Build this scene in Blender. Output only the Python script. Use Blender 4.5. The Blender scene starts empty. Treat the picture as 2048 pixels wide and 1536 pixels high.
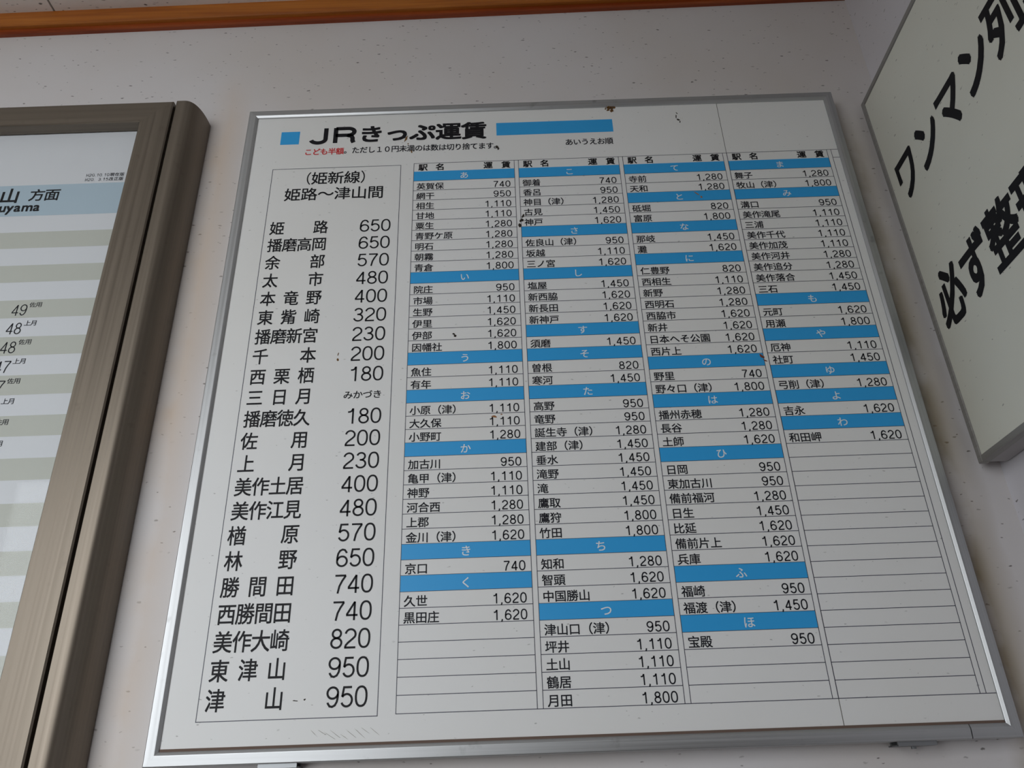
import bpy, bmesh, math, random
from mathutils import Vector, Matrix

# ------------------------------------------------------------------ scale
H = 0.0185            # one printed row of the fare table, in metres
Z0 = 2.34             # height of the first printed row above the floor


def P(u, v, w=0.0):
    """board units (u right, v down, w into the wall) -> metres"""
    return Vector((u * H, w * H, Z0 - v * H))


# ------------------------------------------------------------------ camera
sc = bpy.context.scene
cam_data = bpy.data.cameras.new('camera')
cam_data.sensor_width = 36.0
cam_data.lens = 36.0 * 1590.0 / 2048.0
cam_data.clip_start = 0.02
cam = bpy.data.objects.new('camera', cam_data)
sc.collection.objects.link(cam)
RT = (0.9994033, 0.0312497, 0.0147129)
DN = (-0.0345159, 0.8876542, 0.4592154)
FW = (0.0012903, -0.4594492, 0.8882031)
cv = lambda a: Vector((a[0], a[2], -a[1]))
rx, ry, rz = cv(RT), -cv(DN), -cv(FW)
cam.matrix_world = Matrix(((rx.x, ry.x, rz.x, 0), (rx.y, ry.y, rz.y, 0), (rx.z, ry.z, rz.z, 0), (0, 0, 0, 1)))
cam.location = P(7.3203, 45.3984, -49.5138)
sc.camera = cam

# ------------------------------------------------------------------ light: overcast daylight through an added opening in the unseen front wall
# unseen opening, placed and sized for the light on the boards (metres): x from, x to, top, distance of the wall, sill
LIGHT_OPENING = (-1.55, -0.28, 2.5, -1.55, 1.16)
FW1 = LIGHT_OPENING[3] / H
FW0 = FW1 - 6
DX0, DX1, DTOP, DSILL = LIGHT_OPENING[0] / H, LIGHT_OPENING[1] / H, (Z0 - LIGHT_OPENING[2]) / H, (Z0 - LIGHT_OPENING[4]) / H
world = bpy.data.worlds.new('overcast_sky')
sc.world = world
world.use_nodes = True
bg = world.node_tree.nodes['Background']
bg.inputs['Color'].default_value = (0.93, 0.97, 1.0, 1)
bg.inputs['Strength'].default_value = 12.0
portal_data = bpy.data.lights.new('opening_sky_portal', 'AREA')
portal_data.shape = 'RECTANGLE'
portal_data.size, portal_data.size_y = LIGHT_OPENING[1] - LIGHT_OPENING[0], LIGHT_OPENING[2] - LIGHT_OPENING[4]
portal_data.cycles.is_portal = True  # only guides sky sampling through the added opening, emits nothing
portal = bpy.data.objects.new('opening_sky_portal', portal_data)
portal.location = ((LIGHT_OPENING[0] + LIGHT_OPENING[1]) / 2, LIGHT_OPENING[3] - 0.05, (LIGHT_OPENING[2] + LIGHT_OPENING[4]) / 2)
portal.rotation_euler = (math.radians(90), 0, 0)
sc.collection.objects.link(portal)
vs = sc.view_settings
vs.view_transform = 'Standard'
vs.look = 'None'
vs.gamma = 1.0
vs.use_curve_mapping = False
vs.exposure = -1.27

# ------------------------------------------------------------------ materials
def srgb(r, g, b):
    f = lambda c: (c / 255) / 12.92 if c / 255 <= 0.04045 else ((c / 255 + 0.055) / 1.055) ** 2.4
    return (f(r), f(g), f(b), 1)


def mat(name, col, rough=0.6, metal=0.0, spec=0.5):
    m = bpy.data.materials.new(name)
    m.use_nodes = True
    b = m.node_tree.nodes['Principled BSDF']
    b.inputs['Base Color'].default_value = col
    b.inputs['Roughness'].default_value = rough
    b.inputs['Metallic'].default_value = metal
    b.inputs['Specular IOR Level'].default_value = spec
    return m


class NT:
    def __init__(s, m):
        s.t = m.node_tree
        s.b = s.t.nodes['Principled BSDF']

    def n(s, kind, **kw):
        nd = s.t.nodes.new(kind)
        for k, v in kw.items():
            if k in nd.inputs:
                nd.inputs[k].default_value = v
            else:
                setattr(nd, k, v)
        return nd

    def l(s, a, b):
        s.t.links.new(a, b)

    def ramp(s, src, stops):
        r = s.n('ShaderNodeValToRGB')
        e = r.color_ramp.elements
        e[0].position, e[0].color = stops[0]
        e[1].position, e[1].color = stops[1]
        for p, c in stops[2:]:
            x = e.new(p)
            x.color = c
        s.l(src, r.inputs['Fac'])
        return r.outputs['Color']

    def mix(s, fac, a, b, mode='MIX'):
        x = s.n('ShaderNodeMix')
        x.data_type = 'RGBA'
        x.blend_type = mode
        for sock, val in ((x.inputs[0], fac), (x.inputs[6], a), (x.inputs[7], b)):
            if hasattr(val, 'is_output'):
                s.l(val, sock)
            else:
                sock.default_value = val
        return x.outputs[2]


W4, B4 = (1, 1, 1, 1), (0, 0, 0, 1)


def painted(name, col, tint, speck_scale=55.0, speck_amt=0.7, rough=0.55, tint_runs=(), bump=0.05, thresh=0.05, plane='XZ', keep_from=0.6):
    """painted board with uneven ageing and stretched specks of dirt"""
    m = mat(name, col, rough)
    t = NT(m)
    tc = t.n('ShaderNodeTexCoord')
    big = t.n('ShaderNodeTexNoise', Scale=2.2, Detail=4.0)
    t.l(tc.outputs['Object'], big.inputs['Vector'])
    c = t.mix(t.ramp(big.outputs['Fac'], [(0.42, B4), (0.72, W4)]), col, tint)
    sx = t.n('ShaderNodeSeparateXYZ')
    t.l(tc.outputs['Object'], sx.inputs['Vector'])
    cb = t.n('ShaderNodeCombineXYZ')
    t.l(sx.outputs[plane[0]], cb.inputs['X'])
    t.l(sx.outputs[plane[1]], cb.inputs['Y'])
    wob = t.n('ShaderNodeTexNoise', Scale=170.0, Detail=2.0)
    t.l(tc.outputs['Object'], wob.inputs['Vector'])
    off = t.mix(0.004, cb.outputs['Vector'], wob.outputs['Color'], 'ADD')
    f = None
    for k, (sc_, ang, lim) in enumerate(((speck_scale, 0.7, keep_from), (speck_scale * 1.7, -0.4, keep_from + .05))):
        mp = t.n('ShaderNodeMapping')
        mp.inputs['Location'].default_value = (3.1 * k, 1.7 * k, 0)
        mp.inputs['Rotation'].default_value = (0, 0, ang)
        mp.inputs['Scale'].default_value = (1.0, 2.4, 1.0)
        t.l(off, mp.inputs['Vector'])
        vor = t.n('ShaderNodeTexVoronoi', Scale=sc_)
        vor.voronoi_dimensions = '2D'
        t.l(mp.outputs['Vector'], vor.inputs['Vector'])
        dots = t.ramp(vor.outputs['Distance'], [(thresh, W4), (thresh * 2.0, B4)])
        sel = t.n('ShaderNodeSeparateColor')
        t.l(vor.outputs['Color'], sel.inputs['Color'])
        keep = t.ramp(sel.outputs['Red'], [(lim, B4), (1.0, W4)])
        g_ = t.mix(1.0, dots, keep, 'MULTIPLY')
        f = g_ if f is None else t.mix(1.0, f, g_, 'LIGHTEN')
    f = t.mix(1.0, f, (speck_amt, speck_amt, speck_amt, 1), 'MULTIPLY')
    c = t.mix(f, c, srgb(60, 52, 44))
    for tint_run in tint_runs:
        # vertical run of tint, at x0 (m), half width wd, broken up by noise
        x0, wd, scol, amt, ztop = tint_run
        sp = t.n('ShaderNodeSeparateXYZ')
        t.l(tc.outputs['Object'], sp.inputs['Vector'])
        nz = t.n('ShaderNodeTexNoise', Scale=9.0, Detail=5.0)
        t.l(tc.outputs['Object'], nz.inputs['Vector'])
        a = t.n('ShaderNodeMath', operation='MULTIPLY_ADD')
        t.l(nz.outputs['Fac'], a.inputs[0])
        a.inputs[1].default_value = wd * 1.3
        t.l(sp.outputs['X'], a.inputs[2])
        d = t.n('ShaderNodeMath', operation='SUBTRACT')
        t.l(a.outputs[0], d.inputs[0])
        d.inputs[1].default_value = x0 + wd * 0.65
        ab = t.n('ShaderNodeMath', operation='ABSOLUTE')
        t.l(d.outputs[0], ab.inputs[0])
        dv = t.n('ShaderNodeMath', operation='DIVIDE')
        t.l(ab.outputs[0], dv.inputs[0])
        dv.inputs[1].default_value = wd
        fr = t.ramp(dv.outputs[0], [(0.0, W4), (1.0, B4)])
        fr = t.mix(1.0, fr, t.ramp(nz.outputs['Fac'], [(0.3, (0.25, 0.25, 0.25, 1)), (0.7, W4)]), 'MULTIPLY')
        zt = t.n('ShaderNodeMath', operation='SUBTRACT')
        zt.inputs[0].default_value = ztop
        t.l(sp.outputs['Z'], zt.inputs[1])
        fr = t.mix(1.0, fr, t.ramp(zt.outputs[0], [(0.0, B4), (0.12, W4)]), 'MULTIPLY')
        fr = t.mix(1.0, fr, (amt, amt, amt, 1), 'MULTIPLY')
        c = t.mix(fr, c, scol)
    t.l(c, t.b.inputs['Base Color'])
    fine = t.n('ShaderNodeTexNoise', Scale=420.0, Detail=2.0)
    t.l(tc.outputs['Object'], fine.inputs['Vector'])
    bp = t.n('ShaderNodeBump', Strength=bump, Distance=0.001)
    t.l(fine.outputs['Fac'], bp.inputs['Height'])
    t.l(bp.outputs['Normal'], t.b.inputs['Normal'])
    return m


def brushed(name, col, rough, metal, axis, dirt=0.35, dirtcol=(60, 48, 38)):
    """extruded metal: fine lines along one axis and spots of grime"""
    m = mat(name, col, rough, metal)
    t = NT(m)
    tc = t.n('ShaderNodeTexCoord')
    mp = t.n('ShaderNodeMapping')
    s = [260.0, 260.0, 260.0]
    s['xyz'.index(axis)] = 1.5
    mp.inputs['Scale'].default_value = s
    t.l(tc.outputs['Object'], mp.inputs['Vector'])
    n = t.n('ShaderNodeTexNoise', Scale=1.0, Detail=3.0)
    t.l(mp.outputs['Vector'], n.inputs['Vector'])
    r = t.ramp(n.outputs['Fac'], [(0.3, (rough * .85,) * 3 + (1,)), (0.7, (min(1, rough * 1.2),) * 3 + (1,))])
    t.l(r, t.b.inputs['Roughness'])
    g = t.n('ShaderNodeTexNoise', Scale=38.0, Detail=6.0)
    t.l(tc.outputs['Object'], g.inputs['Vector'])
    f = t.ramp(g.outputs['Fac'], [(0.64, B4), (0.76, (dirt, dirt, dirt, 1))])
    dk = tuple(x * 0.82 for x in col[:3]) + (1,)
    c = t.mix(t.ramp(n.outputs['Fac'], [(0.35, B4), (0.65, W4)]), dk, col)
    c = t.mix(f, c, srgb(*dirtcol))
    t.l(c, t.b.inputs['Base Color'])
    return m


def wood(name, c0, c1, c2):
    m = mat(name, c1, 0.42)
    t = NT(m)
    tc = t.n('ShaderNodeTexCoord')
    mp = t.n('ShaderNodeMapping')
    mp.inputs['Scale'].default_value = (2.2, 60.0, 60.0)
    t.l(tc.outputs['Object'], mp.inputs['Vector'])
    n = t.n('ShaderNodeTexNoise', Scale=1.6, Detail=6.0, Distortion=0.8)
    t.l(mp.outputs['Vector'], n.inputs['Vector'])
    c = t.ramp(n.outputs['Fac'], [(0.28, c0), (0.5, c1), (0.75, c2)])
    t.l(c, t.b.inputs['Base Color'])
    bp = t.n('ShaderNodeBump', Strength=0.15, Distance=0.001)
    t.l(n.outputs['Fac'], bp.inputs['Height'])
    t.l(bp.outputs['Normal'], t.b.inputs['Normal'])
    return m


M = {}
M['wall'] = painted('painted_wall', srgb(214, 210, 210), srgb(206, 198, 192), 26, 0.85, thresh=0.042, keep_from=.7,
                    tint_runs=((0.683, 0.036, srgb(140, 122, 84), 1.0, 2.47), (-0.305, 0.038, srgb(208, 184, 160), 0.75, 2.6)))  # first: yellow-brown grime right of the board; second: tan tint left of it
M['wall_r'] = painted('painted_wall_side', srgb(222, 220, 226), srgb(212, 208, 210), 26, 0.85, plane='YZ', thresh=0.042, keep_from=.7)
M['ceiling'] = painted('ceiling_board', srgb(240, 236, 232), srgb(226, 219, 211), 34, 0.95, plane='XY', thresh=0.07, keep_from=.6)
M['sheet'] = painted('white_printed_sheet', srgb(230, 230, 229), srgb(226, 225, 221), 24, 0.5, rough=0.55, bump=0.01, thresh=0.022, keep_from=.72)
M['sign_face'] = painted('sign_face_enamel', srgb(226, 226, 214), srgb(216, 215, 202), 22, 0.7, rough=0.4, bump=0.01, plane='YZ', thresh=0.03, keep_from=.72)
M['paper'] = mat('poster_paper', srgb(226, 225, 229), 0.5)
M['paper_grey'] = mat('poster_grey_band', srgb(200, 199, 190), 0.5)
M['paper_blue'] = mat('poster_blue_band', srgb(184, 201, 214), 0.5)
M['blue'] = mat('printed_blue', srgb(44, 162, 228), 0.5)
M['black'] = mat('printed_black', srgb(20, 19, 24), 0.6, 0, 0.25)
M['ink'] = mat('printed_ink', srgb(26, 26, 34), 0.6, 0, 0.25)
M['line'] = mat('printed_rule', srgb(70, 70, 84), 0.5)
M['red'] = mat('printed_red', srgb(206, 40, 44), 0.5)
M['white'] = mat('printed_white', srgb(226, 232, 236), 0.5)
M['alu_x'] = brushed('aluminium_horizontal', srgb(188, 189, 190), 0.42, 0.85, 'x')
M['alu_z'] = brushed('aluminium_vertical', srgb(188, 189, 190), 0.42, 0.85, 'z')
M['bronze_x'] = brushed('bronze_aluminium_horizontal', srgb(126, 116, 104), 0.42, 0.72, 'x', 0.2)
M['bronze_z'] = brushed('bronze_aluminium_vertical', srgb(126, 116, 104), 0.42, 0.72, 'z', 0.2)
M['dark'] = mat('dark_gap', srgb(30, 24, 24), 0.8)
M['seam'] = mat('grimy_seam', srgb(92, 86, 76), 0.8)
M['wood'] = wood('varnished_wood', srgb(150, 78, 18), srgb(172, 98, 26), srgb(190, 116, 38))
M['wood_shaded'] = wood('shaded_varnished_wood', srgb(124, 48, 14), srgb(146, 64, 22), srgb(160, 78, 28))  # trim wood again, darkened to paint the shade of its underside
M['steel'] = mat('zinc_steel', srgb(140, 142, 144), 0.45, 0.8)
M['concrete'] = mat('concrete_floor', srgb(138, 136, 134), 0.85)
M['plank'] = mat('low_bounce_boarding', srgb(112, 94, 76), 0.8)  # unseen walls, kept dark to hold down bounced light
M['sign_rim'] = brushed('sign_rim_aluminium', srgb(160, 158, 154), 0.5, 0.4, 'y', 0.3)
M['sign_under'] = mat('sign_sheet_metal', srgb(176, 172, 172), 0.5)
M['rust'] = mat('rust', srgb(120, 60, 38), 0.9)
M['scratch'] = mat('worn_print', srgb(160, 156, 150), 0.8)
M['grime'] = mat('brown_grime_shade', srgb(106, 88, 78), 0.9)  # brown of the rusty gap with its recess shadow in the colour
M['brown_dirt'] = mat('dried_mud', srgb(122, 88, 48), 0.95)
M['dark_dirt'] = mat('dark_grime', srgb(52, 44, 36), 0.95)
M['orange_dirt'] = mat('insect_remains', srgb(158, 110, 70), 0.9)


def glass(name):
    m = bpy.data.materials.new(name)
    m.use_nodes = True
    nt = m.node_tree
    nt.nodes.remove(nt.nodes['Principled BSDF'])
    o = nt.nodes['Material Output']
    tr = nt.nodes.new('ShaderNodeBsdfTransparent')
    tr.inputs['Color'].default_value = (0.97, 0.98, 0.98, 1)
    gl = nt.nodes.new('ShaderNodeBsdfGlossy')
    gl.inputs['Roughness'].default_value = 0.05
    fr = nt.nodes.new('ShaderNodeLayerWeight')
    fr.inputs['Blend'].default_value = 0.15
    pw = nt.nodes.new('ShaderNodeMath')
    pw.operation = 'MULTIPLY_ADD'
    nt.links.new(fr.outputs['Facing'], pw.inputs[0])
    pw.inputs[1].default_value = 0.06
    pw.inputs[2].default_value = 0.006
    mx = nt.nodes.new('ShaderNodeMixShader')
    nt.links.new(pw.outputs[0], mx.inputs[0])
    nt.links.new(tr.outputs[0], mx.inputs[1])
    nt.links.new(gl.outputs[0], mx.inputs[2])
    nt.links.new(mx.outputs[0], o.inputs['Surface'])
    return m


M['glass'] = glass('acrylic_pane')

# ------------------------------------------------------------------ object helpers
COL = sc.collection


def link(name, me, parent=None, material=None):
    o = bpy.data.objects.new(name, me)
    COL.objects.link(o)
    if material is not None and me is not None:
        me.materials.clear()
        me.materials.append(M[material])
    if parent is not None:
        o.parent = parent
    return o


def tag(o, label=None, cat=None, group=None, kind=None):
    if label: o['label'] = label
    if cat: o['category'] = cat
    if group: o['group'] = group
    if kind: o['kind'] = kind
    return o


def empty(name, loc=(0, 0, 0)):
    o = bpy.data.objects.new(name, None)
    o.empty_display_size = 0.05
    COL.objects.link(o)
    o.location = loc
    return o


class MB:
    """collects faces in board units (u, v, w)"""

    def __init__(s):
        s.v, s.f = [], []

    def add(s, vs, fs):
        b = len(s.v)
        s.v += vs
        s.f += [tuple(i + b for i in f) for f in fs]
        return s

    def box(s, u0, u1, v0, v1, w0, w1):
        return s.add([(u0, v0, w0), (u1, v0, w0), (u1, v1, w0), (u0, v1, w0), (u0, v0, w1), (u1, v0, w1), (u1, v1, w1), (u0, v1, w1)],
                     [(0, 1, 2, 3), (7, 6, 5, 4), (0, 4, 5, 1), (1, 5, 6, 2), (2, 6, 7, 3), (3, 7, 4, 0)])

    def prism(s, pts, lo, hi, axis='v'):
        """pts: profile; extruded along v from lo to hi (pts are (u,w)) or along u (pts are (v,w)); lo/hi may depend on point index"""
        n = len(pts)
        L = lo if isinstance(lo, (list, tuple)) else [lo] * n
        Hh = hi if isinstance(hi, (list, tuple)) else [hi] * n
        mk = (lambda p, q: (p[0], q, p[1])) if axis == 'v' else (lambda p, q: (q, p[0], p[1]))
        vs_ = [mk(p, q) for p, q in zip(pts, L)] + [mk(p, q) for p, q in zip(pts, Hh)]
        fs = [(i, (i + 1) % n, n + (i + 1) % n, n + i) for i in range(n)]
        fs += [tuple(range(n)), tuple(range(2 * n - 1, n - 1, -1))]
        return s.add(vs_, fs)

    def mesh(s, name, origin=None, smooth=False):
        me = bpy.data.meshes.new(name)
        o = origin if origin is not None else Vector((0, 0, 0))
        me.from_pydata([tuple(P(*q) - o) for q in s.v], [], s.f)
        bm = bmesh.new()
        bm.from_mesh(me)
        bmesh.ops.recalc_face_normals(bm, faces=bm.faces)
        bm.to_mesh(me)
        bm.free()
        if smooth:
            for p in me.polygons: p.use_smooth = True
        me.update()
        return me

    def build(s, name, material, parent=None, smooth=False, bevel=0.0):
        par = parent
        org = Vector((0, 0, 0))
        while par is not None:
            org += par.location
            par = par.parent
        o = link(name, s.mesh(name, org, smooth), parent, material)
        if bevel:
            b = o.modifiers.new('bevel', 'BEVEL')
            b.width = bevel
            b.segments = 2
            b.limit_method = 'ANGLE'
        return o


# ------------------------------------------------------------------ lettering
GL = {}


def glyph(ch):
    """filled outline of one character from Blender's built-in font, em square 0..1 wide, centred vertically"""
    if ch in GL: return GL[ch]
    cu = bpy.data.curves.new('glyph', 'FONT')
    cu.body = ch
    cu.size = 1.0
    cu.resolution_u = 3
    o = bpy.data.objects.new('glyph', cu)
    COL.objects.link(o)
    bpy.context.view_layer.update()
    dg = bpy.context.evaluated_depsgraph_get()
    me = o.evaluated_get(dg).to_mesh()
    vs_ = [(v.co.x, v.co.y) for v in me.vertices]
    fs = [tuple(p.vertices) for p in me.polygons]
    o.evaluated_get(dg).to_mesh_clear()
    bpy.data.objects.remove(o)
    bpy.data.curves.remove(cu)
    GL[ch] = (vs_, fs)
    return GL[ch]


def arc(cx, cy, rx, ry, a0, a1, n=12, sq=1.0):
    out = []
    for i in range(n + 1):
        a = math.radians(a0 + (a1 - a0) * i / n)
        c, s = math.cos(a), math.sin(a)
        out.append((cx + rx * math.copysign(abs(c) ** sq, c), cy + ry * math.copysign(abs(s) ** sq, s)))
    return out


# grotesque digits as pen strokes: height 1, width about 0.66, stroke centre lines
DG = {
    '0': [arc(.33, .5, .265, .455, 0, 360, 26, .86)],
    '1': [[(.40, 0), (.40, 1.0)], [(.10, .765), (.24, .78), (.33, .84), (.385, .985)]],
    '2': [arc(.33, .70, .255, .255, 172, -28, 14) + [(.44, .47), (.22, .29), (.115, .17), (.075, .05)], [(.04, .045), (.61, .045)]],
    '3': [arc(.32, .74, .225, .215, 165, -90, 14) + [(.25, .525)], [(.30, .525)] + arc(.32, .285, .265, .24, 90, -170, 16)],
    '4': [[(.455, 0), (.455, .96)], [(.46, .95), (.06, .29)], [(.03, .265), (.63, .265)]],
    '5': [[(.56, .945), (.165, .945), (.095, .50)], [(.095, .49)] + arc(.325, .335, .265, .29, 140, -158, 18)],
    '6': [arc(.335, .31, .265, .265, 0, 360, 22), [(.075, .35), (.075, .52), (.11, .73), (.20, .89), (.335, .955), (.46, .925), (.55, .80), (.56, .75)]],
    '7': [[(.04, .945), (.61, .945)], [(.60, .94), (.42, .66), (.29, .38), (.215, 0)]],
    '8': [arc(.33, .745, .215, .21, 0, 360, 20), arc(.33, .285, .26, .24, 0, 360, 22)],
    ',': [[(.135, .10), (.135, 0), (.10, -.11), (.05, -.15)]],
    '.': [[(.135, .10), (.135, 0)]],
    'J': [[(.52, 1.0), (.52, .28)] + arc(.29, .28, .23, .235, 0, -168, 14)],
    'R': [[(.09, 0), (.09, 1.0)], [(.09, .945), (.48, .945)] + arc(.48, .72, .20, .225, 90, -90, 12) + [(.09, .495)],
          [(.46, .49), (.60, .42), (.635, .30), (.64, .12), (.68, 0)]],
}
DG['9'] = [[(.66 - x, 1 - y) for x, y in s] for s in DG['6']]


def pen(strokes, hw, sx=1.0):
    """monoline strokes -> quads; hw = half stroke width (height 1)"""
    vs_, fs = [], []
    for st in strokes:
        st = [(x * sx, y) for x, y in st]
        n = len(st)
        closed = n > 3 and abs(st[0][0] - st[-1][0]) < 1e-6 and abs(st[0][1] - st[-1][1]) < 1e-6
        b = len(vs_)
        for i, (x, y) in enumerate(st):
            if closed:
                p0, p1 = st[(i - 1) if i > 0 else n - 2], st[(i + 1) if i < n - 1 else 1]
            else:
                p0, p1 = st[max(0, i - 1)], st[min(n - 1, i + 1)]
            d0 = Vector((x - p0[0], y - p0[1]))
            d1 = Vector((p1[0] - x, p1[1] - y))
            if d0.length < 1e-9: d0 = d1
            if d1.length < 1e-9: d1 = d0
            d0.normalize(); d1.normalize()
            t = d0 + d1
            t = t.normalized() if t.length > 1e-6 else d0
            k = min(1.8, 1.0 / max(0.4, t.dot(d0)))
            nx, ny = -t.y * hw * k, t.x * hw * k
            vs_ += [(x + nx, y + ny), (x - nx, y - ny)]
        fs += [(b + 2 * i, b + 2 * i + 1, b + 2 * i + 3, b + 2 * i + 2) for i in range(n - 1)]
    return vs_, fs


class Text:
    """flat printed lettering laid on a plane: (x right, y up) in the plane, board units"""

    def __init__(s):
        s.v, s.f = [], []

    def put(s, vs_, fs, ox, oy, sx, sy, dz=0.0):
        b = len(s.v)
        s.v += [(ox + x * sx, oy + y * sy, dz) for x, y in vs_]
        s.f += [tuple(i + b for i in f) for f in fs]

    def kanji(s, ch, cx, cy, ew, eh, bold=0.0):
        """character in an em box ew x eh centred on (cx, cy)"""
        if ch in ' \u3000': return
        vs_, fs = glyph(ch)
        # the built-in fallback draws full-width characters with an em of EM, baseline at 0
        sx, sy = ew / EM, eh / EM
        ox, oy = cx - ew / 2, cy - eh * MID
        if bold <= 0:
            s.put(vs_, fs, ox, oy, sx, sy)
        else:
            k = bold * ew
            kk = bold * eh
            offs = [(-1, -1), (1, -1), (1, 1), (-1, 1)] if bold < 0.018 else [(-1, -1), (0, -1), (1, -1), (1, 0), (1, 1), (0, 1), (-1, 1), (-1, 0)]
            for i, (a, c) in enumerate(offs):
                s.put(vs_, fs, ox + a * k, oy + c * kk, sx, sy, 0.0004 * i)

    def line(s, txt, x, cy, adv, ew, eh, bold=0.0):
        for i, ch in enumerate(txt):
            s.kanji(ch, x + adv * (i + .5), cy, ew, eh, bold)
        return s

    def digits(s, txt, right, cy, h, adv, hw=0.05, sx=1.0):
        """right-aligned grotesque figures of height h; comma takes half an advance"""
        x = right
        for i, ch in enumerate(reversed(txt)):
            a = adv * 0.5 if ch in ',.' else adv
            x -= a
            vs_, fs = pen(DG[ch], hw, sx)
            bw = 0.27 if ch in ',.' else 0.66
            s.put(vs_, fs, x + (a - bw * sx * h) / 2, cy - h / 2, h, h, 0.0004 * (i % 3))
        return s

    def build(s, name, material, parent, place, lift):
        """place(x, y, out) -> world vector; printed a hair above the sheet"""
        me = bpy.data.meshes.new(name)
        par, org = parent, Vector((0, 0, 0))
        while par is not None:
            org += par.location
            par = par.parent
        me.from_pydata([tuple(place(x, y, lift + z) - org) for x, y, z in s.v], [], s.f)
        me.update()
        return link(name, me, parent, material)


# em width and vertical middle of the fallback font, measured from a full square character
gv, _ = glyph('国')
xs = [q[0] for q in gv]; ys = [q[1] for q in gv]
EM = (max(xs) - min(xs)) / 0.84
MID = (max(ys) + min(ys)) / 2 / EM
_off = (max(xs) + min(xs)) / 2 - EM / 2


def on_board(x, y, out):
    return P(x, -y, -out)


# ------------------------------------------------------------------ the setting
WB = 1.35                    # back wall plane (units behind the face of the fare board)
UC = 40.3                    # corner with the right-hand wall
TILT = math.radians(0.9)     # the old ceiling trim is not quite level with the boards


def slope(u): return -20.35 - math.tan(TILT) * (u + 3.0) * 0.98


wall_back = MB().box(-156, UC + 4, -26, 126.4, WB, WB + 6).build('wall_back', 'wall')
tag(wall_back, 'off-white painted back wall speckled with dirt behind the boards', kind='structure')
wall_right = MB().box(UC, UC + 6, -26, 126.4, FW0, WB).build('wall_right', 'wall_r')
tag(wall_right, 'pale painted side wall meeting the back wall in a corner', kind='structure')
# unseen front wall: its opening, left of the viewer, is shaped for the light
front = MB().box(-162, DX0, -26, 126.4, FW0, FW1).box(DX1, UC + 6, -26, 126.4, FW0, FW1).box(DX0, DX1, -26, DTOP, FW0, FW1).box(DX0, DX1, DSILL, 126.4, FW0, FW1).build('wall_front_unseen', 'plank')
tag(front, 'unseen brown front wall with a wide opening shaped for the light', kind='structure')
wall_left = MB().box(-156, -150, -26, 126.4, FW1, WB).build('wall_left', 'plank')
tag(wall_left, 'unseen left-hand wall of the room, dark brown to limit bounce', kind='structure')
floor = MB().box(-520, UC + 6, 126.4, 132, -420, WB + 6).build('floor', 'concrete')
tag(floor, 'grey concrete floor of the waiting shelter', kind='structure')

# wooden trim under the ceiling: runs along the back wall
b = 1.9
ua, ub = -120.0, UC


def moulding(prof, name, material, label):
    n = len(prof)
    pa, pb = slope(ua), slope(ub)
    m_ = MB().add([(ua, pa + q[0], q[1]) for q in prof] + [(ub, pb + q[0], q[1]) for q in prof],
                  [(i, (i + 1) % n, n + (i + 1) % n, n + i) for i in range(n)] + [tuple(range(n)), tuple(range(2 * n - 1, n - 1, -1))])
    return tag(m_.build(name, material), label, kind='structure')


moulding([(-.16, .50), (-.24, .40), (-b, .40), (-b, WB), (-.16, WB)], 'trim_1', 'wood', 'orange-brown varnished wooden trim along the top of the back wall')
moulding([(.30, WB), (.30, 1.0), (.20, .86), (-.16, .86), (-.16, WB)], 'trim_underside', 'wood_shaded', 'underside of the orange trim, its shade painted in as darker wood')  # stands in for the shaded underside, shade is in the colour

ceiling = empty('ceiling', P(0, -22.2, -60))
tag(ceiling, 'white speckled ceiling boards above the wooden trim', kind='structure')
SEAMS = [-150, -94, -34.6, 24.8, UC]
for a, c in zip(SEAMS[:-1], SEAMS[1:]):
    q = MB()
    g = 0.10
    z = [slope(x) - b for x in (a + g, c - g)]
    q.add([(a + g, z[0], WB), (c - g, z[1], WB), (c - g, z[1], FW1), (a + g, z[0], FW1),
           (a + g, z[0] - 1, WB), (c - g, z[1] - 1, WB), (c - g, z[1] - 1, FW1), (a + g, z[0] - 1, FW1)],
          [(0, 1, 2, 3), (7, 6, 5, 4), (0, 4, 5, 1), (1, 5, 6, 2), (2, 6, 7, 3), (3, 7, 4, 0)])
    q.build('ceiling_board', 'ceiling', ceiling)
q = MB()
q.add([(-150, slope(-150) - b - 1, WB + 6), (UC + 6, slope(UC + 6) - b - 1, WB + 6), (UC + 6, slope(UC + 6) - b - 1, FW1), (-150, slope(-150) - b - 1, FW1),
       (-150, slope(-150) - b - 3, WB + 6), (UC + 6, slope(UC + 6) - b - 3, WB + 6), (UC + 6, slope(UC + 6) - b - 3, FW1), (-150, slope(-150) - b - 3, FW1)],
      [(0, 1, 2, 3), (7, 6, 5, 4), (0, 4, 5, 1), (1, 5, 6, 2), (2, 6, 7, 3), (3, 7, 4, 0)])
q.build('ceiling_backing', 'dark', ceiling)

# ------------------------------------------------------------------ fare board
CW, CG, HH = 8.2037, 0.3478, 0.864        # column width, gap between columns, heading row
PL, PR, PT, PB = -13.41, 34.78, -6.44, 42.60   # visible sheet
board = empty('fare_board', P((PL + PR) / 2, PB + .8, WB))
tag(board, 'large white ticket fare board with blue index bars in an aluminium frame', 'sign')
SEAM = 25.64
MB().box(PL - .3, SEAM - .015, PT - .3, PB + .3, 0, .35).build('printed_sheet', 'sheet', board)
MB().box(SEAM + .035, PR + .3, PT - .3, PB + .3, 0, .35).build('printed_sheet', 'sheet', board)
MB().box(SEAM - .02, SEAM + .04, PT - .3, PB + .3, .03, .34).build('sheet_seam', 'seam', board)
MB().box(PL - .4, PR + .4, PT - .4, PB + .4, .35, WB - .15).build('backing', 'seam', board)

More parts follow.
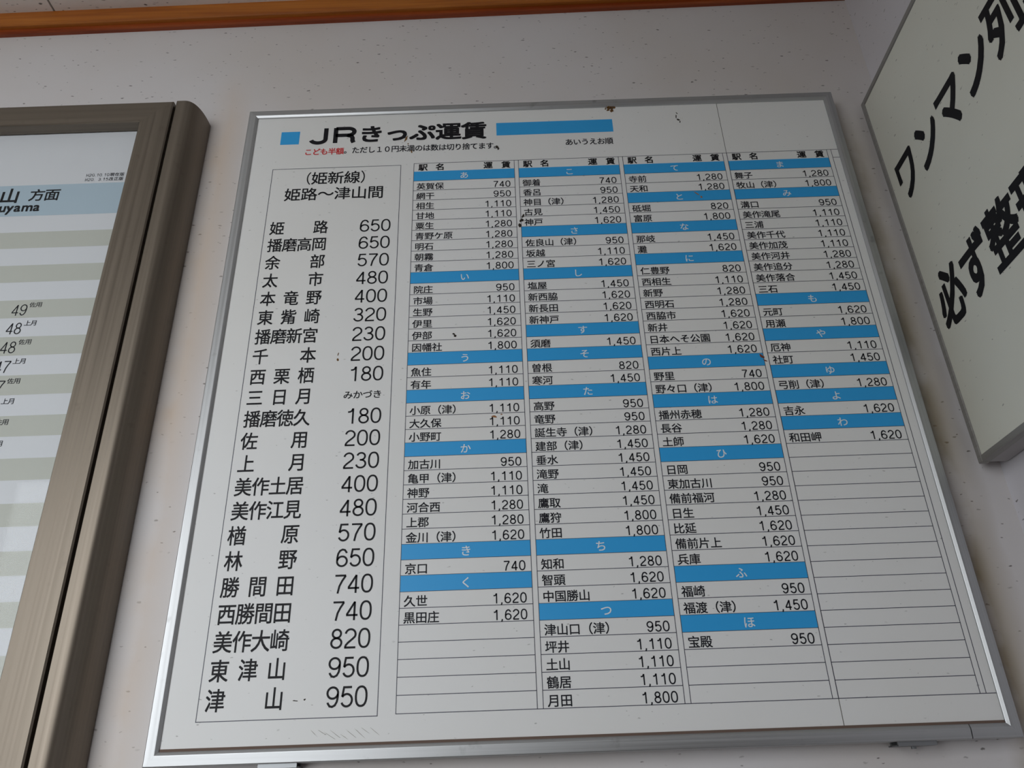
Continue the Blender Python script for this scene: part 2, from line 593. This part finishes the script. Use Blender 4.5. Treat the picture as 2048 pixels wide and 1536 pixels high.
# frame rail profile: (distance outward from the sheet edge, height in front of the sheet)
RP = [(0, -.05), (0, .10), (.04, .13), (.18, .21), (.24, .22), (.73, .18), (.78, .13), (.78, -1.1), (.60, -1.1), (.60, -.05)]


def rail(side, lo=None, hi=None, mitre=(True, True)):
    m_ = MB()
    pts, L, Hh = [], [], []
    for d, h in RP:
        if side in 'LR':
            pts.append(((PL - d) if side == 'L' else (PR + d), -h))
            L.append(PT - d if lo is None else lo)
            Hh.append(PB + d if hi is None else hi)
        else:
            pts.append(((PT - d) if side == 'T' else (PB + d), -h))
            L.append(PL - d if lo is None else lo)
            Hh.append(PR + d if hi is None else hi)
    m_.prism(pts, L, Hh, 'v' if side in 'LR' else 'u')
    return m_.build('frame_rail', 'alu_z' if side in 'LR' else 'alu_x', board)


rail('L'); rail('R'); rail('T')
rail('B', hi=32.62)
rail('B', lo=32.68)
# brown line in the rusty gap along the bottom rail, recess shadow painted in
MB().box(PL + .02, PR - .02, PB - .15, PB + .02, -.06, .02).build('grime_shade_line', 'grime', board)


def rules(segs, name, parent, mat_='line', t=0.022):
    """printed rules: (u0, v0, u1, v1)"""
    m_ = MB()
    e = -.006
    for u0, v0, u1, v1 in segs:
        if abs(u1 - u0) > abs(v1 - v0):
            q = [(u0 - t, v0 - t, e), (u1 + t, v0 - t, e), (u1 + t, v0 + t, e), (u0 - t, v0 + t, e)]
        else:
            q = [(u0 - t, v0, e), (u0 + t, v0, e), (u0 + t, v1, e), (u0 - t, v1, e)]
        m_.add(q, [(0, 1, 2, 3)])
    return m_.build(name, mat_, parent)


COLS = [
    [('あ', '英賀保 740 網干 950 相生 1,110 甘地 1,110 粟生 1,280 青野ケ原 1,280 明石 1,280 朝霧 1,280 青倉 1,800'),
     ('い', '院庄 950 市場 1,110 生野 1,450 伊里 1,620 伊部 1,620 因幡社 1,800'),
     ('う', '魚住 1,110 有年 1,110'), ('お', '小原（津） 1,110 大久保 1,110 小野町 1,280'),
     ('か', '加古川 950 亀甲（津） 1,110 神野 1,110 河合西 1,280 上郡 1,280 金川（津） 1,620'),
     ('き', '京口 740'), ('く', '久世 1,620 黒田庄 1,620')],
    [('こ', '御着 740 香呂 950 神目（津） 1,280 古見 1,450 神戸 1,620'), ('さ', '佐良山（津） 950 坂越 1,110 三ノ宮 1,620'),
     ('し', '塩屋 1,450 新西脇 1,620 新長田 1,620 新神戸 1,620'), ('す', '須磨 1,450'), ('そ', '曽根 820 寒河 1,450'),
     ('た', '高野 950 竜野 950 誕生寺（津） 1,280 建部（津） 1,450 垂水 1,450 滝野 1,450 滝 1,450 鷹取 1,450 鷹狩 1,800 竹田 1,800'),
     ('ち', '知和 1,280 智頭 1,620 中国勝山 1,620'), ('つ', '津山口（津） 950 坪井 1,110 土山 1,110 鶴居 1,110 月田 1,800')],
    [('て', '寺前 1,280 天和 1,280'), ('と', '砥堀 820 富原 1,800'), ('な', '那岐 1,450 灘 1,620'),
     ('に', '仁豊野 820 西相生 1,110 新野 1,280 西明石 1,280 西脇市 1,620 新井 1,620 日本へそ公園 1,620 西片上 1,620'),
     ('の', '野里 740 野々口（津） 1,800'), ('は', '播州赤穂 1,280 長谷 1,280 土師 1,620'),
     ('ひ', '日岡 950 東加古川 950 備前福河 1,280 日生 1,450 比延 1,620 備前片上 1,620 兵庫 1,620'),
     ('ふ', '福崎 950 福渡（津） 1,450'), ('ほ', '宝殿 950')],
    [('ま', '舞子 1,280 牧山（津） 1,800'),
     ('み', '溝口 950 美作滝尾 1,110 三浦 1,110 美作千代 1,110 美作加茂 1,110 美作河井 1,280 美作追分 1,280 美作落合 1,450 三石 1,450'),
     ('も', '元町 1,620 用瀬 1,800'), ('や', '厄神 1,110 社町 1,450'), ('ゆ', '弓削（津） 1,280'), ('よ', '吉永 1,620'), ('わ', '和田岬 1,620')],
]
LIFT = 0.012
for ci, groups in enumerate(COLS):
    x0 = ci * (CW + CG)
    x1 = x0 + CW
    segs = [(x0, -HH, x0, 41), (x1, -HH, x1, 41)] + [(x0, r, x1, r) for r in range(1, 41)]
    colpart = rules(segs, 'fare_column', board)
    colpart['label'] = 'ruled column of station names and fares'
    for ch, cx in zip('駅名運賃', (.74, 2.14, 6.06, 7.52)):
        hd = Text()
        hd.kanji(ch, x0 + cx, .41, .76, .74, 0.022)
        hd.build('heading_character', 'black', colpart, on_board, LIFT)
    r = 0
    for kana, rows in groups:
        MB().add([(x0 + .02, r + .01, -.010), (x1 - .02, r + .01, -.010), (x1 - .02, r + .99, -.010), (x0 + .02, r + .99, -.010)], [(0, 1, 2, 3)]).build('index_bar', 'blue', colpart)
        t = Text()
        t.kanji(kana, x0 + CW / 2, -(r + .56), .74, .72, 0.008)
        t.build('index_letter', 'white', colpart, on_board, LIFT + .006)
        r += 1
        tok = rows.split(' ')
        for nm, fare in zip(tok[0::2], tok[1::2]):
            Text().line(nm, x0 + .25, -(r + .60), .738, .74, .72, 0.013).build('station_name', 'ink', colpart, on_board, LIFT)
            Text().digits(fare, x1 - .33, -(r + .60), .62, .485, 0.064).build('fare_number', 'ink', colpart, on_board, LIFT)
            r += 1
x4 = 4 * (CW + CG)
rules([(0, -HH, PR, -HH), (0, 41, PR, 41), (x4, -HH, x4, 41), (x4, 0, PR, 0)], 'table_border', board)

# route box on the left
BL, BR, BT, BB = -11.566, -1.072, -0.736, 41.076
route = rules([(BL, BT, BR, BT), (BL, BB, BR, BB), (BL, BT, BL, BB), (BR, BT, BR, BB)], 'route_box', board, 'line', 0.024)
route['label'] = 'thin ruled box listing stations and fares of one line'
t = Text()
t.line('姫新線', -6.34 - 1.5 * 1.33, -.38, 1.33, 1.35, 1.36, 0.010)
t.kanji('（', -6.34 - 1.5 * 1.33 - .60, -.38, 1.2, 1.36, 0.004)
t.kanji('）', -6.34 + 1.5 * 1.33 + .60, -.38, 1.2, 1.36, 0.004)
t.line('姫路～津山間', -10.38, -2.02, 1.337, 1.35, 1.36, 0.010)
t.build('route_heading', 'black', route, on_board, LIFT)
ROUTE = ['姫路 650', '播磨高岡 650', '余部 570', '太市 480', '本竜野 400', '東觜崎 320', '播磨新宮 230', '千本 200', '西栗栖 180', '三日月 みかづき',
         '播磨徳久 180', '佐用 200', '上月 230', '美作土居 400', '美作江見 480', '楢原 570', '林野 650', '勝間田 740', '西勝間田 740', '美作大崎 820', '東津山 950', '津山 950']
for i, s_ in enumerate(ROUTE):
    nm, fare = s_.split(' ')
    cy = -(5.37 + 1.6476 * i)
    ew, a, z = 1.14, -11.17, -6.60
    k = len(nm)
    for j, ch in enumerate(nm):
        cx = a + ew / 2 + (z - a - ew) * j / (k - 1)
        t = Text()
        t.kanji(ch, cx, cy, 1.18, 1.34, 0.011)
        t.build('name_character', 'black', route, on_board, LIFT)
    if fare[0].isdigit():
        Text().digits(fare, -1.64, cy, 1.17, .835, 0.052, 1.0).build('fare_number', 'black', route, on_board, LIFT)
    else:
        Text().line(fare, -4.42, cy - .02, .678, .70, .66, 0.012).build('station_reading', 'black', route, on_board, LIFT)

# title
MB().add([(-11.26, -4.84, -.01), (-9.70, -4.84, -.01), (-9.70, -3.42, -.01), (-11.26, -3.42, -.01)], [(0, 1, 2, 3)]).build('title_square', 'blue', board)
MB().add([(6.83, -5.06, -.01), (16.62, -5.06, -.01), (16.62, -3.65, -.01), (6.83, -3.65, -.01)], [(0, 1, 2, 3)]).build('title_bar', 'blue', board)
t = Text()
for ch, x in (('J', -8.93), ('R', -6.95)):
    vs_, fs = pen(DG[ch], 0.11, 1.55)
    t.put(vs_, fs, x + (.06 if ch == 'J' else .04), -(-3.42), 1.70, 1.70, 0)
t.line('きっぷ運賃', -4.76, 4.27, 2.155, 2.18, 1.96, 0.028)
t.build('title_text', 'black', board, on_board, LIFT)
NOTE = 'こども半額。ただし１０円未満のは数は切り捨てます。'
Text().line(NOTE[:5], -9.15, 2.50, .655, .68, .74, 0.020).build('note_text', 'red', board, on_board, LIFT)
Text().line(NOTE[5:], -9.15 + 5 * .655, 2.54, .655, .68, .74, 0.016).build('note_text', 'ink', board, on_board, LIFT)
Text().line('あいうえお順', 12.50, 2.62, .664, .70, .74, 0.014).build('order_note', 'ink', board, on_board, LIFT)

# dirt caught on the board, in relief
rnd = random.Random(5)


def blob(pts, parent, name, material, hgt=.07, base=0.0):
    """irregular flake: centre (u, v), size, angle"""
    m_ = MB()
    for u, v, a, bb, ang in pts:
        n_ = 9
        ring = []
        for i in range(n_):
            th = 2 * math.pi * i / n_
            k = rnd.uniform(.6, 1.15)
            x, y = a * k * math.cos(th), bb * k * math.sin(th)
            ring.append((u + x * math.cos(ang) - y * math.sin(ang), v + x * math.sin(ang) + y * math.cos(ang)))
        vs_ = [(x, y, base) for x, y in ring] + [(u + (x - u) * .55, v + (y - v) * .55, base - hgt * rnd.uniform(.6, 1)) for x, y in ring]
        m_.add(vs_, [(i, (i + 1) % n_, n_ + (i + 1) % n_, n_ + i) for i in range(n_)] + [tuple(range(n_, 2 * n_))])
    o = m_.build(name, material, parent)
    if len(pts) > 1: o['kind'] = 'stuff'
    return o


cl = [(16.5 + rnd.gauss(0, .22), -6.30 + rnd.gauss(0, .2), rnd.uniform(.05, .16), rnd.uniform(.04, .10), rnd.uniform(0, 3)) for _ in range(26)]
blob(cl, board, 'mud_lump', 'brown_dirt', .16)
blob([(22.05, -5.1, .05, .30, .15), (22.2, -4.75, .16, .10, .6), (22.15, -5.5, .14, .05, 1.0), (22.3, -4.5, .06, .12, .2)], board, 'dirt_smear', 'dark_dirt', .04)
blob([(6.87, -2.35, .12, .20, -.5), (6.95, -2.15, .07, .12, .4)], board, 'dead_insect', 'dark_dirt', .14)
blob([(8.60, 5.35, .22, .16, -.7), (8.72, 4.95, .10, .22, .5), (8.45, 5.85, .17, .20, .3)], board, 'dead_insect', 'dark_dirt', .12)
blob([(3.40, 15.7, .14, .09, .8), (3.30, 15.55, .12, .05, .4)], board, 'dead_insect', 'dark_dirt', .12)
blob([(-5.0, 16.9, .05, .16, .2), (-5.0, 17.35, .09, .13, .1)], board, 'dirt_smear', 'brown_dirt', .05)
blob([(22.65, 3.30, .35, .05, .75), (22.95, 3.65, .12, .12, .2)], board, 'insect_trail', 'orange_dirt', .06)
blob([(25.2, 18.25, .12, .25, -.8), (25.35, 18.6, .22, .06, .5)], board, 'dirt_smear', 'rust', .05)
blob([(-.75, -3.6, .10, .45, .35), (-.25, -2.2, .07, .22, -.2), (-.55, -3.05, .07, .10, 0)], board, 'dirt_smear', 'brown_dirt', .015)
blob([(6.10, 22.25, .22, .09, .2), (6.6, 22.1, .08, .05, .2)], board, 'dirt_smear', 'orange_dirt', .04)
blob([(-5.9, 40.1, .17, .04, .1), (-5.35, 40.05, .07, .06, .1)], board, 'dirt_smear', 'dark_dirt', .012)

sc_ = [(-4.6 + .42 * i + rnd.uniform(-.1, .1), 42.0 + rnd.uniform(-.2, .15), rnd.uniform(.25, .5), .016, rnd.uniform(.5, .75)) for i in range(9)]
blob(sc_, board, 'scratch_mark', 'scratch', .006)
# hanger clips under the bottom rail
for cu in (29.55, -6.6):
    clip = MB().box(cu - 1.1, cu + 1.1, PB + .78, PB + 1.02, -.02, .10).box(cu - 1.1, cu + 1.1, PB + .60, PB + 1.0, .9, 1.1).box(cu - 1.1, cu + 1.1, PB + .95, PB + 1.02, .0, WB)
    clip = clip.build('hanger_clip', 'steel', board)
    sw = MB()
    k = 12
    ring = [(cu + .14 * math.cos(2 * math.pi * i / k), .6 + .14 * math.sin(2 * math.pi * i / k)) for i in range(k)]
    sw.prism(ring, PB + 1.0, PB + 1.16, 'v')
    sw.build('screw', 'steel', clip)

# ------------------------------------------------------------------ timetable case on the left
CT, CBm = -7.20, 52.0        # top, bottom
CL, CR = -78.0, -18.05       # left and right where the case meets the wall
CF = -1.6                    # front face
case = empty('timetable_case', P((CL + CR) / 2, CBm, WB))
tag(case, 'dark bronze aluminium timetable display case with rounded side, left of the fare board', 'display case')
GAP = -20.0
GR = -19.3                  # where the flat front starts to curve back
ARC = [(GR + (CR - GR) * math.sin(a) ** .8, WB - .05 + (CF - WB + .05) * max(0, math.cos(a)) ** .8) for a in [math.radians(x) for x in range(0, 91, 6)]]
# rounded extrusion on the right edge of the case
pr = [(GAP + .10, CF + 1.0), (GAP + .10, CF + .06), (GAP + .16, CF)] + ARC + [(GAP + .10, WB - .05)]
side = MB().prism(pr, CT, CBm, 'v').build('side_extrusion', 'bronze_z', case, True)
side.data.set_sharp_from_angle(angle=math.radians(25))
# the same on the left edge
mir = lambda x: CL + CR - x
MB().prism([(mir(a), c) for a, c in pr], CT, CBm, 'v').build('side_extrusion', 'bronze_z', case)
MB().box(mir(GAP) - .1, GAP + .1, CT, CBm, .0, WB - .05).build('case_body', 'bronze_x', case)
MB().box(GAP - .14, GAP + .12, CT + .06, CBm - .06, CF + .55, .02).build('door_gap', 'dark', case)
# door: four rails around the pane
DI, DT = -22.62, -4.98       # inner edges of right stile and top rail
DL = mir(GAP) + .02
DIL, DBt = mir(DI), CBm - 2.2
GD = GAP - .14


def stile(u_out, u_in, name='door_stile'):
    pts = []
    m_ = MB()
    s_ = 1 if u_out > u_in else -1
    pr_ = [(u_out, CF + .9), (u_out, CF + .10), (u_out - s_ * .10, CF), (u_in + s_ * .06, CF), (u_in, CF + .06), (u_in, CF + .98)]
    oT, oB = [], []
    for uu, ww in pr_:
        f_ = (uu - u_out) / (u_in - u_out)
        oT.append(CT + (DT - CT) * f_); oB.append(CBm + (DBt - CBm) * f_)
    m_.prism(pr_, oT, oB, 'v')
    return m_.build(name, 'bronze_z', case)


def drail(v_out, v_in):
    m_ = MB()
    s_ = 1 if v_in > v_out else -1
    pr_ = [(v_out, CF + .9), (v_out, CF + .10), (v_out + s_ * .10, CF), (v_in - s_ * .06, CF), (v_in, CF + .06), (v_in, CF + .98)]
    oL, oR = [], []
    for vv, ww in pr_:
        f_ = (vv - v_out) / (v_in - v_out)
        oL.append(DL + (DIL - DL) * f_); oR.append(GD + (DI - GD) * f_)
    m_.prism(pr_, oL, oR, 'u')
    return m_.build('door_rail', 'bronze_x', case)


stile(GD, DI); stile(DL, DIL); drail(CT, DT); drail(CBm, DBt)
MB().box(DIL - .2, DI + .2, DT - .2, DBt + .2, CF + .55, CF + .66).build('door_pane', 'glass', case)

# the timetable sheet behind the pane
PW = -.50


def on_poster(x, y, out):
    return P(x, -y, PW - out)


poster = empty('timetable_sheet', P((DIL + DI) / 2, DBt, PW + .1))
tag(poster, 'white train timetable sheet with grey bands and a pale blue heading, inside the bronze case', 'timetable')
MB().box(DIL - .3, DI + .3, DT - .3, DBt + .3, PW, PW + .08).build('paper_sheet', 'paper', poster)


def band(v0, v1, material, name):
    e = PW - .006
    return MB().add([(DIL - .25, v0, e), (DI + .25, v0, e), (DI + .25, v1, e), (DIL - .25, v1, e)], [(0, 1, 2, 3)]).build(name, material, poster)


def vp(v):   # heights were read on a plane 0.4 nearer; move them back to the sheet
    return v + (v - 45.398) * (0.4 / 48.6)


def up(u):
    return u + (u - 7.32) * (0.4 / 48.6)


head = band(vp(.88), vp(4.0), 'paper_blue', 'heading_band')
for i in range(14):
    a = 5.60 + 3.155 * i
    if vp(a + 1.55) > DBt + .2: break
    band(vp(a), vp(a + 1.55), 'paper_grey', 'row_band')
t = Text()
t.kanji('山', up(-31.9), -vp(1.95), 1.62, 1.55, 0.024)
t.kanji('津', up(-33.6), -vp(1.95), 1.62, 1.55, 0.018)
t.kanji('方', up(-29.75), -vp(1.95), 1.28, 1.25, 0.016)
t.kanji('面', up(-28.55), -vp(1.95), 1.28, 1.25, 0.016)
t.build('heading_text', 'black', poster, on_poster, .016)


def latin(word, x, base, size, bold, name):
    t_ = Text()
    for ch in word:
        vs_, fs = glyph(ch)
        wd = max(q[0] for q in vs_)
        for i, (a, c) in enumerate([(-1, -1), (1, -1), (1, 1), (-1, 1)]):
            t_.put(vs_, fs, x + a * bold, base + c * bold, size, size, .0004 * i)
        x += (wd + .06) * size
    return t_, x


t, xe = latin('Tsuyama', 0, 0, 1.22, .03, '')
shift = up(-29.22) - xe + .05
t.v = [(x + shift, y - vp(3.52), z) for x, y, z in t.v]
t.build('heading_text', 'black', poster, on_poster, .016)
for row, s_ in enumerate(('H20.10.10現在版', 'H20. 3.15改正版')):
    t = Text()
    x = up(-26.25)
    for ch in s_:
        if ch in '0123456789.' and ch in DG:
            vs_, fs = pen(DG[ch], .055)
            t.put(vs_, fs, x, -vp(.04 + .46 * row) - .15, .30, .30)
            x += .13 if ch == '.' else .235
        elif ch == 'H':
            vs_, fs = pen([[(.1, 0), (.1, 1)], [(.58, 0), (.58, 1)], [(.1, .5), (.58, .5)]], .055)
            t.put(vs_, fs, x, -vp(.04 + .46 * row) - .15, .30, .30)
            x += .235
        elif ch == ' ':
            x += .235
        else:
            t.kanji(ch, x + .20, -vp(.04 + .46 * row), .38, .38, 0.01)
            x += .40
    t.build('revision_note', 'ink', poster, on_poster, .016)
TT = [('49', '佐用'), ('48', '上月'), ('48', '佐用'), ('47', '上月'), ('47', '佐用'), ('47', '上月'), ('47', '佐用'), ('46', '佐用'), None, None, None, None, ('45', '上月')]
for i, e in enumerate(TT):
    if e is None: continue
    cy = -vp(12.72 + 1.578 * i)
    t = Text()
    t.digits(e[0], up(-27.82), cy - .06, .98, .58, .042, .82)
    t.line(e[1], up(-27.76), cy + .36, .47, .50, .48, .006)
    t.build('departure_time', 'ink', poster, on_poster, .016)

# ------------------------------------------------------------------ sign on the right-hand wall
SU = 38.4                    # face plane
sign = empty('notice_sign', P(UC, 27, -12))
tag(sign, 'large cream notice sign with bold black lettering on the right-hand wall', 'sign')
SD0, SD1 = -.68, 27.0        # extent along the wall, measured towards the viewer
ST, SB = -6.6, 26.75
ROT = math.radians(0.6)
cS = (0.3, 10.0)


def sgn(d, v, out):
    """d towards the viewer along the wall, v down, out from the face towards the room"""
    x, y = d - cS[0], v - cS[1]
    dd = cS[0] + x * math.cos(ROT) - y * math.sin(-ROT)
    vv = cS[1] + x * math.sin(-ROT) + y * math.cos(ROT)
    return (SU - out, vv, -dd)


def sbox(d0, d1, v0, v1, o0, o1, name, material):
    c = [sgn(d, v, o) for o in (o0, o1) for d, v in ((d0, v0), (d1, v0), (d1, v1), (d0, v1))]
    return MB().add(c, [(0, 1, 2, 3), (7, 6, 5, 4), (0, 4, 5, 1), (1, 5, 6, 2), (2, 6, 7, 3), (3, 7, 4, 0)]).build(name, material, sign, bevel=.0012)


R_ = .46
sbox(SD0 + .1, SD1 - .1, ST + .1, SB - .1, -1.85, -.02, 'sign_box', 'sign_under')
sbox(SD0 + R_, SD1 - R_, ST + R_, SB - R_, -.2, 0, 'sign_face', 'sign_face')
sbox(SD0, SD0 + R_, ST, SB, -.5, .08, 'sign_rim', 'sign_rim')
sbox(SD1 - R_, SD1, ST, SB, -.5, .08, 'sign_rim', 'sign_rim')
sbox(SD0 + R_, SD1 - R_, ST, ST + R_, -.5, .08, 'sign_rim', 'sign_rim')
sbox(SD0 + R_, SD1 - R_, SB - R_, SB, -.5, .08, 'sign_rim', 'sign_rim')


def on_sign(x, y, out):
    return P(*sgn(x, -y, out))


for txt, v in (('ワンマン列車', 3.85), ('必ず整理券', 15.25)):
    for i, ch in enumerate(txt):
        t = Text()
        t.kanji(ch, 2.15 + 3.43 * i + (.2 if v > 10 else 0), -v, 3.35, 4.6, 0.028)
        t.build('sign_character', 'black', sign, on_sign, .012)
